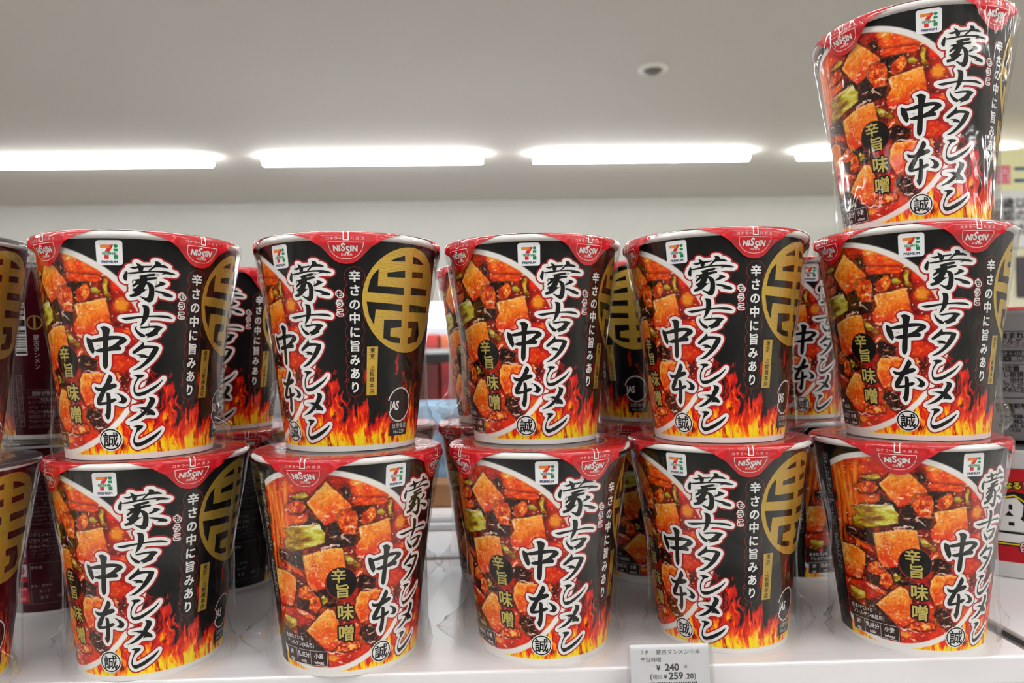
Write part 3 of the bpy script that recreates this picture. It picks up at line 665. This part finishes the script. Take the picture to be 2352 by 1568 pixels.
ME = {}
ME['body'] = cup_body_mesh('cup_body', (19, 18, 18))
ME['body_m'] = cup_body_mesh('cup_body_maroon', (66, 8, 20), True)
ME['lid'] = lid_mesh('lid', (190, 22, 36), (60, 20, 20))
ME['lid_m'] = lid_mesh('lid_dark', (70, 62, 66), (60, 40, 44), True)
ME['tab'] = tab_mesh('pull_tab', (196, 22, 34))
FILMS = [film_mesh('shrink_film_a', 1), film_mesh('shrink_film_b', 3, .6, ((-80, .5), (84, 1.1))), film_mesh('shrink_film_c', 5, .2, ((-84, 1.5), (82, .4))), film_mesh('shrink_film_loose', 2, .9, ((-70, .4),), 1.)]

def cup(x, y, lvl, yaw, lidyaw, film, label, group, maroon=False):
    root = empty('noodle_cup', (x, y, SHELF + lvl * .1094), R_(yaw)); tag(root, label, 'noodle cup', group)
    link('cup_body', ME['body_m' if maroon else 'body'], root)
    ld = link('lid', ME['lid_m' if maroon else 'lid'], root, rz=R_(lidyaw - yaw))
    if not maroon:
        for k in range(4): link('pull_tab', ME['tab'], ld, rz=R_(90 * k))
    face = math.degrees(math.atan2(-x, y))      # towards the aisle
    fl = link('shrink_film', FILMS[film], root, rz=R_(-yaw - 0 * face)); fl['label'] = 'clear shrink film'
    return root
GF = 'black noodle cups in the front row'; GB = 'black noodle cups in the second row'; GM = 'maroon noodle cups'
FRONT = [
 (-.1958, .3953, 0, .31, 47.7, 0, 'leftmost complete black noodle cup on the shelf itself, bottom of the front row'),
 (-.0896, .3960, 0, 42.0, 77.4, 2, 'bottom front cup under the gold crest cup, turned to show the whole tofu dish'),
 (.0144, .4063, 0, 1.68, 32, 2, 'bottom cup of the middle front column, standing just left of the price tag'),
 (.1156, .4149, 0, -42.67, 3, 1, 'black noodle cup standing on the shelf right behind the price tag'),
 (.2182, .4074, 0, 10.9, 57.3, 0, 'bottom cup of the only three-high stack, dish picture fully facing out'),
 (-.1962, .3862, 1, 10.44, 61, 1, 'leftmost complete black noodle cup, upper one of the front stack beside the maroon cups'),
 (-.0891, .4028, 1, -34.8, 10.6, 0, 'upper black noodle cup with its round gold crest turned to the front'),
 (.0124, .4179, 1, -3.9, 35.5, 0, 'upper cup of the middle front stack, centre of the picture, title facing out'),
 (.1145, .4096, 1, -39.5, 8, 1, 'upper cup of the stack above the price tag, half gold crest at its right edge'),
 (.2214, .4032, 1, -28.5, 7.5, 1, 'middle cup of the three-high stack at the right'),
 (.2225, .4005, 2, -18.6, 22, 3, 'topmost cup of the three-high stack, alone against the ceiling in loose shiny film')]
for a in FRONT: cup(*a[:6], a[6], GF)
REAR = [
 (-.2085, .522, 1, 5, 60, 0, 'blurred upper cup behind the two leftmost front stacks, title half visible between them'),
 (-.2085, .522, 0, 164, 40, 1, 'blurred lower cup showing its back with red pictograms, between first and second stacks'),
 (-.1065, .530, 0, 100, 20, 1, 'blurred lower cup hidden behind the second stack, only its lid rim showing right of it'),
 (-.0045, .531, 1, -12, 20, 0, 'blurred upper cup showing dish picture behind left edge of the middle stack'),
 (-.0045, .531, 0, -5, 35, 0, 'blurred lower cup behind left edge of the middle stack, beside the shelf gap'),
 (.0975, .531, 1, -110, 40, 1, 'blurred upper cup with gold crest between the middle and fourth stacks'),
 (.0975, .531, 0, 25, 58, 0, 'blurred lower cup with dish picture between the middle and fourth stacks'),
 (.1995, .531, 1, -1, 62, 0, 'blurred upper cup with title between the fourth stack and the three-high stack'),
 (.1995, .531, 0, 85, 50, 1, 'blurred lower cup with tofu picture between the fourth stack and the three-high stack')]
for a in REAR: cup(*a[:6], a[6], GB)
MAR = [
 (-.2925, .362, 0, -4, 0, 1, 'lower maroon cup cut off by the left edge of the photo, white rimmed'),
 (-.2965, .362, 1, 2, 0, 1, 'upper maroon cup with gold crest cut off by the left edge of the photo'),
 (-.304, .488, 0, 144, 0, 0, 'lower maroon cup behind, turned to its nutrition table'),
 (-.304, .488, 1, -132, 0, 0, 'upper maroon cup behind, turned to its small back print')]
for a in MAR: cup(*a[:6], a[6], GM, True)

# ------------------------------------------------------------------ two other noodle bowls at the right
def print_flat(D, fn, name, mat_, parent):
    Vs, P, Cs, n = [], [], [], 0
    for v, p, c, lay in D.items:
        v2, p2 = clip_cols(v, p, 3.0)
        a = fn(v2, lay); fl = []
        for f in p2:
            s = sum(v2[f[i - 1]][0] * v2[f[i]][1] - v2[f[i]][0] * v2[f[i - 1]][1] for i in range(len(f)))
            if abs(s) > 1e-9: fl.append([i + n for i in (f if s > 0 else f[::-1])])
        P += fl; Vs.append(a); Cs.append(np.tile(lin(c), (len(a), 1))); n += len(a)
    me = arr_mesh(name, np.concatenate(Vs), P, [mat_], None, np.concatenate(Cs), None, False)
    return link(name, me, parent)
M['white_paper'] = mat('white_paper', (226, 224, 222), .5)
M['grey_paper'] = mat('grey_paper', (138, 134, 136), .5)
M['red_foil'] = mat('red_foil', (170, 30, 34), .3)
M['dark_plastic'] = mat('dark_plastic', (50, 48, 50), .35)
M['film_plain'] = M['film']
def wide_cup(x, y, z, hgt, label, body, art, lidm):
    root = empty('noodle_bowl', (x, y, z)); tag(root, label, 'noodle cup', 'wide noodle bowls at the right')
    rb_, rt_ = .054, .0605
    rf = lambda h: rb_ + (rt_ - rb_) * h / hgt
    cb = MB().lathe([(0, .002), (rb_ - .001, .0), (rb_, .001), (rf(hgt - .005), hgt - .005), (rt_ + .001, hgt - .0045), (rt_ + .0018, hgt - .002), (rt_ + .001, hgt), (rt_ - .002, hgt)], 128).build('bowl_body', body, root, True)
    MB().lathe([(rt_ + .002, hgt - .002), (rt_ + .0019, hgt - .0003), (rt_ + .0005, hgt + .0006), (rt_ - .01, hgt + .0008), (.03, hgt + .001), (0, hgt + .001)], 128).build('bowl_lid', lidm, root, True)
    def fn(v, lay):
        th = v[:, 0] / 57; h = v[:, 1] / 1000; r = rf(h) + .0002 + .00008 * lay
        return np.stack([r * np.sin(th), -r * np.cos(th), h], 1)
    print_flat(art, fn, 'printed_label', M['print'], root)
    return root
D = Dec(); bk = (46, 44, 46)
def ln(t, h, sz=4.2, c=bk, b=.012, x=-33): D.text(t, x, h, sz, c, 1, bold=b)
for h in (73.4, 51.1, 28.7): D.rect(-46, h, 30, h + .4, bk, 1)
ln('に含まれて', 71, 4.3, b=.03); ln('アレルゲン', 67.2, 4.3, x=-34); ln('これに準ず', 64, 3.4, (110, 106, 108), x=-34)
D.rect(-60, 53.4, 40, 60.8, (50, 48, 50), 1); D.text('成分・小麦', -34, 58.9, 3.6, (150, 146, 148), 2); D.text('大豆・鶏肉・', -34, 55.3, 3.6, (150, 146, 148), 2)
ln('の注意', 48.7, 4.2, b=.03, x=-35.5); ln('損し破損す', 44.9, 3.9); ln('で、添付以', 41, 3.9); ln('いでくださ', 37.5, 3.9); ln('お早めに召し', 34.3, 3.6)
ln('所固有記号の', 23.7, 3.6, b=.035); ln('わせ先', 20.5, 3.6, b=.03, x=-38); ln('06-6338-2', 16.7, 3.8, b=.03, x=-33); ln('03-3982-9', 13.4, 3.8, b=.03, x=-33); ln('株式会社 お客', 10.2, 3.0); ln('17:30', 7.3, 3.2)
wide_cup(.367, .538, SHELF + .0925, .0895, 'grey noodle bowl with black small print, stacked behind the three-high stack at right edge', M['grey_paper'], D, M['red_foil'])
D = Dec(); rd = (176, 30, 38); yl = (226, 200, 40); wt = (228, 226, 224); kb = (28, 26, 26)
D.rect(-90, 11, 90, 74.5, rd, 1); D.poly([(-70, 56), (-46, 56), (-40, 57.5), (-34.6, 59.3), (-31, 58.5), (-20, 55), (30, 58), (30, 21.9), (-70, 21.9)], kb, 2)
for ch, x in zip('なる旨', (-37.6, -32.8, -27.2)): D.text(ch, x, 63.3, 5.2, kb, 2, bold=.17); D.text(ch, x, 63.3, 5.2, yl, 3, bold=.03)
D.line([(-60, 54.6), (-39.2, 55), (-34.6, 56.6), (-31.7, 54.8), (-26.5, 50.6), (-28.8, 46.8), (-25.6, 49), (-15, 56)], .9, yl, 3)
D.line([(-60, 23.3), (-30, 23.3)], .9, yl, 3)
D.poly([(-47, 53), (-39.5, 54), (-33.2, 55), (-29.5, 50.2), (-30.3, 43), (-31.4, 41), (-29.2, 39), (-29.5, 31.3), (-47, 32)], wt, 4)
D.rect(-37.6, 46.8, -35.6, 50.3, kb, 5); D.poly([(-39.8, 42.6), (-37.5, 46), (-34.8, 42.4)], kb, 5); D.rect(-37.9, 36, -34.7, 38.4, kb, 5)
D.line([(-47, 31.8), (-27, 31.8)], .6, kb, 6); D.poly([(-47, 30.6), (-26.8, 30.2), (-27.4, 24.5), (-47, 24.8)], wt, 4)
D.poly([(-24.5, 32), (-24, 46), (-20, 54), (0, 54), (0, 32)], wt, 4)
D.text('辛', -27.2, 21.6, 8, kb, 6, bold=.2); D.text('辛', -27.2, 21.6, 8, wt, 7, bold=.13); D.text('辛', -27.2, 21.6, 8, (200, 30, 44), 8, bold=.05)
wide_cup(.367, .538, SHELF, .0895, 'red and white noodle bowl with big outlined characters, under the grey bowl at right', M['white_paper'], D, M['dark_plastic'])

# ------------------------------------------------------------------ shelf
M['shelf'] = mat('white_enamel', (222, 219, 221), .2, spec=.45, bump=(60, .02))
M['dark_steel'] = mat('dark_steel', (64, 62, 62), .5); M['red_paper'] = mat('red_paper', (170, 24, 40), .5)
M['shelf_grey'] = mat('grey_enamel', (150, 146, 146), .4)
M['steel'] = mat('painted_rail', (200, 202, 204), .3)
sh = empty('gondola_shelf', (0, .3655, SHELF), YAW); tag(sh, 'white enamel shop shelf carrying all the noodle cups, with a folded front lip', 'shelf')
MB().box((-1.2, 0, -.0145), (.262, .012, 0), .0016).box((-1.2, .004, -.003), (.262, .215, -.0001), .001).build('shelf_board', M['shelf'], sh)
MB().box((.2735, .02, -.003), (1.2, .215, -.0001), .001).box((.262, -.0005, -.0145), (1.2, .0035, -.0006), .0012).build('shelf_board', M['shelf'], sh)
MB().box((.2605, .004, -.012), (.275, .215, -.006), .001).build('joint_channel', M['shelf_grey'], sh)
MB().box((-1.2, .2, -.004), (1.2, .214, .0025), .001).build('back_rail', M['steel'], sh)
MB().box((-1.2, .2, -1.28), (1.2, .222, -.0045)).build('back_panel', M['dark_steel'], sh)
MB().box((-1.2, .03, -.27), (1.2, .2, -.25), .002).build('lower_board', M['shelf'], sh)
rc = MB().box((.205, .435, SHELF - .249), (.275, .50, SHELF - .048), .003).build('red_carton', M['red_paper'], None); tag(rc, 'red carton on the lower shelf, just showing under the lip at right', 'carton')
for xx in (-.9, -.3, .3, .9): MB().box((xx - .015, .17, -1.29), (xx + .015, .23, -.061)).build('upright', M['shelf_grey'], sh)

# price tag in a clear sleeve clipped on the shelf edge
pt = empty('price_tag', (.0733, .3535, SHELF - .004), R_(1)); pt.rotation_euler = (R_(-6), 0, R_(1.2)); tag(pt, 'white shelf price tag in a clear plastic sleeve on the shelf lip', 'price tag')
M['paper'] = mat('label_paper', (232, 231, 236), .5)
MB().box((-.0190, -.0002, -.030), (.0190, .0002, .0196)).build('price_card', M['paper'], pt)
slv = MB(); slv.box((-.0205, -.0013, -.031), (.0205, -.0008, .0185), .0002).box((-.0212, -.0015, -.031), (-.0196, .0012, .0212), .0004).box((.0196, -.0015, -.031), (.0212, .0012, .0212), .0004).box((-.0205, .0006, -.031), (.0205, .0011, .0212), .0002)
slv.build('clear_sleeve', M['acrylic'], pt, False)
D = Dec(); tk = (40, 42, 46)
u = lambda cx, cy: ((cx - 1085) * .02323 * .97, 19.6 - (cy - 360) * .02323)
def tt(t, cx, cy, sz, b=0, sx=1., lat=False): a, c = u(cx, cy); D.text(t, a, c, sz, tk, 1, bold=b, sx=sx, latin=lat)
tt('７Ｐ', 550, 515, 2.3); tt('蒙古タンメン中本', 1270, 515, 2.5, sx=1.08); tt('辛旨味噌', 680, 660, 2.5, sx=1.02)
tt('¥', 835, 825, 3.2, .03, 1, True); tt('240', 1125, 815, 4.4, .035, 1.05, True); tt('＊', 1420, 815, 3)
tt('(', 672, 990, 4, 0, 1, True); tt('税込', 810, 1000, 2.4); tt('¥', 980, 1000, 2.7, .02, 1, True); tt('259', 1205, 985, 4.4, .035, 1.05, True); tt('.20', 1490, 1000, 3.4, .03, 1.0, True); tt(')', 1612, 985, 4, 0, 1, True)
rnd = random.Random(3); bx = -9.7
while bx < 13:
    ww = rnd.choice((.25, .25, .5, .7)); D.rect(bx, -8, bx + ww, 2.2, tk, 1); bx += ww + rnd.choice((.25, .3, .5))
print_flat(D, lambda v, l: np.stack([v[:, 0] / 1000, np.full(len(v), -.0003), v[:, 1] / 1000], 1), 'printed_text', M['print'], pt)

# ------------------------------------------------------------------ shop room
M['ceil'] = mat('ceiling_board', (213, 207, 200), .9, bump=(40, .05))
M['wall'] = mat('wall_panel', (202, 200, 194), .85, var=(2, .03))
M['floor'] = mat('vinyl_floor', (206, 203, 198), .35, var=(6, .05))
def struct(name, a, b, m_):
    o = MB().box(a, b).build(name, m_, None, rz=YAW); o['kind'] = 'structure'; o['label'] = name.replace('_', ' '); return o
X0, X1, Y0, Y1 = -6.2, 6.6, -5.5, 5.05
struct('floor', (X0, Y0, -.1), (X1, Y1, 0), M['floor'])
struct('ceiling', (X0, Y0, CEIL), (X1, Y1, CEIL + .1), M['ceil'])
struct('wall_back', (X0, Y1, -.1), (X1, Y1 + .1, CEIL + .1), M['wall'])
struct('wall_left', (X0 - .1, Y0, -.1), (X0, Y1 + .1, CEIL + .1), M['wall'])
struct('wall_right', (X1, Y0, -.1), (X1 + .1, Y1 + .1, CEIL + .1), M['wall'])
struct('wall_front', (X0, Y0 - .1, -.1), (X1, Y0, CEIL + .1), M['wall'])

M['lamp'] = mat('lit_diffuser', (255, 255, 255), .4, emit=(252, 253, 252), estr=LAMP)
M['lamp_body'] = mat('lamp_body', (225, 225, 225), .5)
def lamp_meshes():
    L_, n = 1.15, 14
    b = MB(); b.box((-L_ / 2 + .01, -.02, -.022), (L_ / 2 - .01, .02, 0), .002)
    tmp = b.build('lamp_housing', M['lamp_body']); hm = tmp.data; bpy.data.objects.remove(tmp)
    d = MB(); pr = []
    for end in (-1, 1):
        ring = []
        for k in range(n + 1):
            a = math.pi * k / n; ring.append(d.bm.verts.new((end * L_ / 2, .036 * math.cos(a), -.022 - .030 * math.sin(a))))
        pr.append(ring)
    for k in range(n): d.bm.faces.new((pr[0][k], pr[0][k + 1], pr[1][k + 1], pr[1][k]))
    d.bm.faces.new(pr[0]); d.bm.faces.new(pr[1][::-1]); d.bm.faces.new((pr[0][0], pr[1][0], pr[1][-1], pr[0][-1]))
    tmp = d.build('diffuser', M['lamp']); dm = tmp.data; bpy.data.objects.remove(tmp)
    return hm, dm
HM, DM = lamp_meshes()
order = ('first', 'second', 'third', 'fourth', 'fifth')
rowv = {0: 'leftmost lit ceiling light bar, cut by the left edge', 1: 'ceiling light bar above the second cup stack, second from the left', 2: 'ceiling light bar between the centre and the tall stack, third from the left', 3: 'rightmost ceiling light bar, partly hidden behind the topmost cup'}
cy_, sy_ = math.cos(YAW), math.sin(YAW)
for j, yy in enumerate((3.87, .95, -.22, -1.9, -3.6)):
    for i in range(-1, 6):
        xx = -2.05 + 1.427 * (i)
        xx -= 0
        o = empty('ceiling_light', (xx * cy_ - yy * sy_, xx * sy_ + yy * cy_, CEIL), YAW)
        if j == 0 and i in (0, 1, 2, 3): lb = rowv[i]
        else: lb = 'ceiling light bar of the shop outside the photo'
        tag(o, lb, 'ceiling light', 'ceiling light bars in the far row' if j == 0 and i in (0, 1, 2, 3) else 'ceiling light bars over the aisles')
        link('lamp_housing', HM, o); link('diffuser', DM, o)
se = empty('smoke_detector', (.551, 2.74, CEIL)); tag(se, 'small round white detector with a dark centre on the ceiling', 'smoke detector')
M['off_white'] = mat('off_white_plastic', (232, 228, 218), .5); M['recess'] = mat('detector_grille', (112, 106, 98), .6)
MB().lathe([(.056, 0), (.055, -.006), (.044, -.011), (.036, -.010), (.034, 0)], 48).build('detector_ring', M['off_white'], se, True)
MB().lathe([(.034, -.004), (.026, -.018), (.012, -.024), (0, -.024)], 48).build('sensor_head', M['recess'], se, True)

# drinks cooler with a sign over it, right
M['cream'] = mat('cream_board', (232, 226, 196), .6); M['aubergine'] = mat('dark_opening_colour', (54, 42, 52), .4)
nb = empty('drinks_cooler', (2.2, 3.3, 0)); tag(nb, 'blurred tall white cooler at right edge with yellow headed sign and dark band', 'cooler')
MB().box((-.02, 0, 0), (1.6, .5, CAMZ + .89), .01).build('cooler_body', M['cream'], nb)
MB().box((0, -.02, CAMZ + .44), (1.58, -.001, CAMZ + .885), .004).build('sign_board', M['white_paper'], nb)
MB().box((.085, -.012, CAMZ + .215), (1.5, -.001, CAMZ + .40), .006).build('dark_opening_sheet', M['aubergine'], nb)  # flat sheet coloured dark to stand for the cooler's open, shaded interior
D = Dec(); Z0 = CAMZ * 1000
D.rect(0, Z0 + 697, 1580, Z0 + 885, (236, 232, 180), 1); D.rect(-12, Z0 + 728, 60, Z0 + 810, (218, 60, 100), 2); D.text('酒', 26, Z0 + 768, 74, (240, 196, 200), 3)
D.text('コーナー', 255, Z0 + 770, 96, (36, 80, 150), 2, bold=.03)
D.text('20歳以上', 75, Z0 + 640, 56, (80, 80, 84), 2, bold=.02); D.text('確認の本', 75, Z0 + 585, 56, (80, 80, 84), 2, bold=.02); D.text('が', 110, Z0 + 525, 56, (80, 80, 84), 2, bold=.02)
sg = print_flat(D, lambda v, l: np.stack([v[:, 0] / 1000, np.full(len(v), -.0205 - .0008 * l), v[:, 1] / 1000], 1), 'sign_print', M['print'], nb)

# ------------------------------------------------------------------ goods across the shelf, seen through the gap
def pouch(x, y, z, w_, h_, col, label, cat='snack bag', rough=.3, rz=0):
    n, mrow = 24, 30; V, P = [], []
    for s in (-1, 1):
        for j in range(mrow + 1):
            for i in range(n + 1):
                a, b = i / n * 2 - 1, j / mrow * 2 - 1
                d = max(0, (1 - a ** 4) * (1 - b ** 4)) ** .6 * .03 * min(w_, h_) / .13
                d *= 1 + .18 * math.sin(a * 9 + b * 5 + x * 50) * math.cos(b * 8)
                V.append((a * w_ / 2, s * (d + .0004), (b + 1) / 2 * h_))
    q = (n + 1) * (mrow + 1)
    for s in (0, 1):
        for j in range(mrow):
            for i in range(n):
                a = s * q + j * (n + 1) + i; f = [a, a + 1, a + n + 2, a + n + 1]; P.append(f if s == 0 else f[::-1])
    m_ = mat('bag_film', col, rough, .0, var=(30, .25), bump=(80, .3))
    o = link('snack_bag', arr_mesh('snack_bag', V, P, [m_]), None, (x, y, z), rz); tag(o, label, cat); return o
BK = SHELF - .02
osh = empty('gondola_shelf', (0, .585, SHELF), YAW); tag(osh, 'white shelf on the far side of the gondola behind the noodle cups', 'shelf')
MB().box((-1.2, .004, -.015), (1.2, .30, -.002), .002).build('shelf_board', M['shelf'], osh)
MB().box((-1.2, .080, -.002), (1.2, .086, .004), .0015).box((-1.2, .115, -.002), (1.2, .130, .003), .0015).build('shelf_divider', M['steel'], osh)
for xx in (-.6, 0, .6): MB().box((xx - .012, .012, -1.29), (xx + .012, .05, -.016)).build('upright', M['shelf_grey'], osh)
pouch(-.085, .845, SHELF - .002, .17, .108, (150, 186, 216), 'blurred pale blue snack bag behind the gap by the middle stack')
pouch(.10, .83, SHELF - .002, .13, .10, (150, 70, 40), 'blurred brown snack bag behind the middle stack')
bx_ = MB().box((-.16, .765, SHELF - .002), (-.03, .80, SHELF + .024), .003).build('brown_carton', mat('kraft_carton', (150, 104, 62), .6, var=(20, .2)), None); tag(bx_, 'blurred brown carton low behind the gap left of the middle stack', 'carton')

# chilled cabinet far behind
M['cool_white'] = mat('cabinet_white', (226, 230, 234), .4); M['cool_light'] = mat('cabinet_lamp', (255, 255, 255), .4, emit=(240, 246, 255), estr=4)
cc = empty('display_cabinet', (-.33, 3.3, 0), YAW); tag(cc, 'blurred lit display cabinet with packages seen through the gap', 'display cabinet')
MB().box((-.9, .35, 0), (.9, .4, CAMZ + .24)).box((-.9, 0, 0), (-.86, .4, CAMZ + .24)).box((.86, 0, 0), (.9, .4, CAMZ + .24)).build('cabinet_shell', M['cool_white'], cc)
MB().box((-.9, -.02, CAMZ + .13), (.9, .02, CAMZ + .24), .005).build('lit_header', M['cool_light'], cc)
for z in (CAMZ - .27, CAMZ + .03, CAMZ - .6): MB().box((-.86, 0, z - .02), (.86, .34, z)).build('cabinet_shelf', M['cool_white'], cc)
pc = [(196, 60, 50), (210, 110, 70), (120, 30, 34), (176, 40, 44), (150, 150, 40), (60, 40, 40), (206, 150, 150), (186, 60, 50)]
rnd = random.Random(5)
names = ('red', 'orange red', 'dark red', 'crimson', 'yellow green', 'dark brown', 'pink', 'bright red')
k = 0
for row, (z, hh) in enumerate(((CAMZ - .27, .24), (CAMZ + .03, .07))):
    for i in range(6):
        x = -.28 + i * .11; c = k % 8; k += 1
        o = MB().box((-.33 + x - .05, 3.36, z), (-.33 + x + .05, 3.5, z + hh * (.85 + .15 * rnd.random())), .006).build('product_box', mat('product_' + str(k), pc[c], .5, var=(12, .4)), None)
        tag(o, 'blurred %s package on the %s shelf of the far display cabinet' % (names[c], ('middle', 'top')[row]) + (', right half' if i > 2 else ', left half'), 'package', 'packages in the far display cabinet')
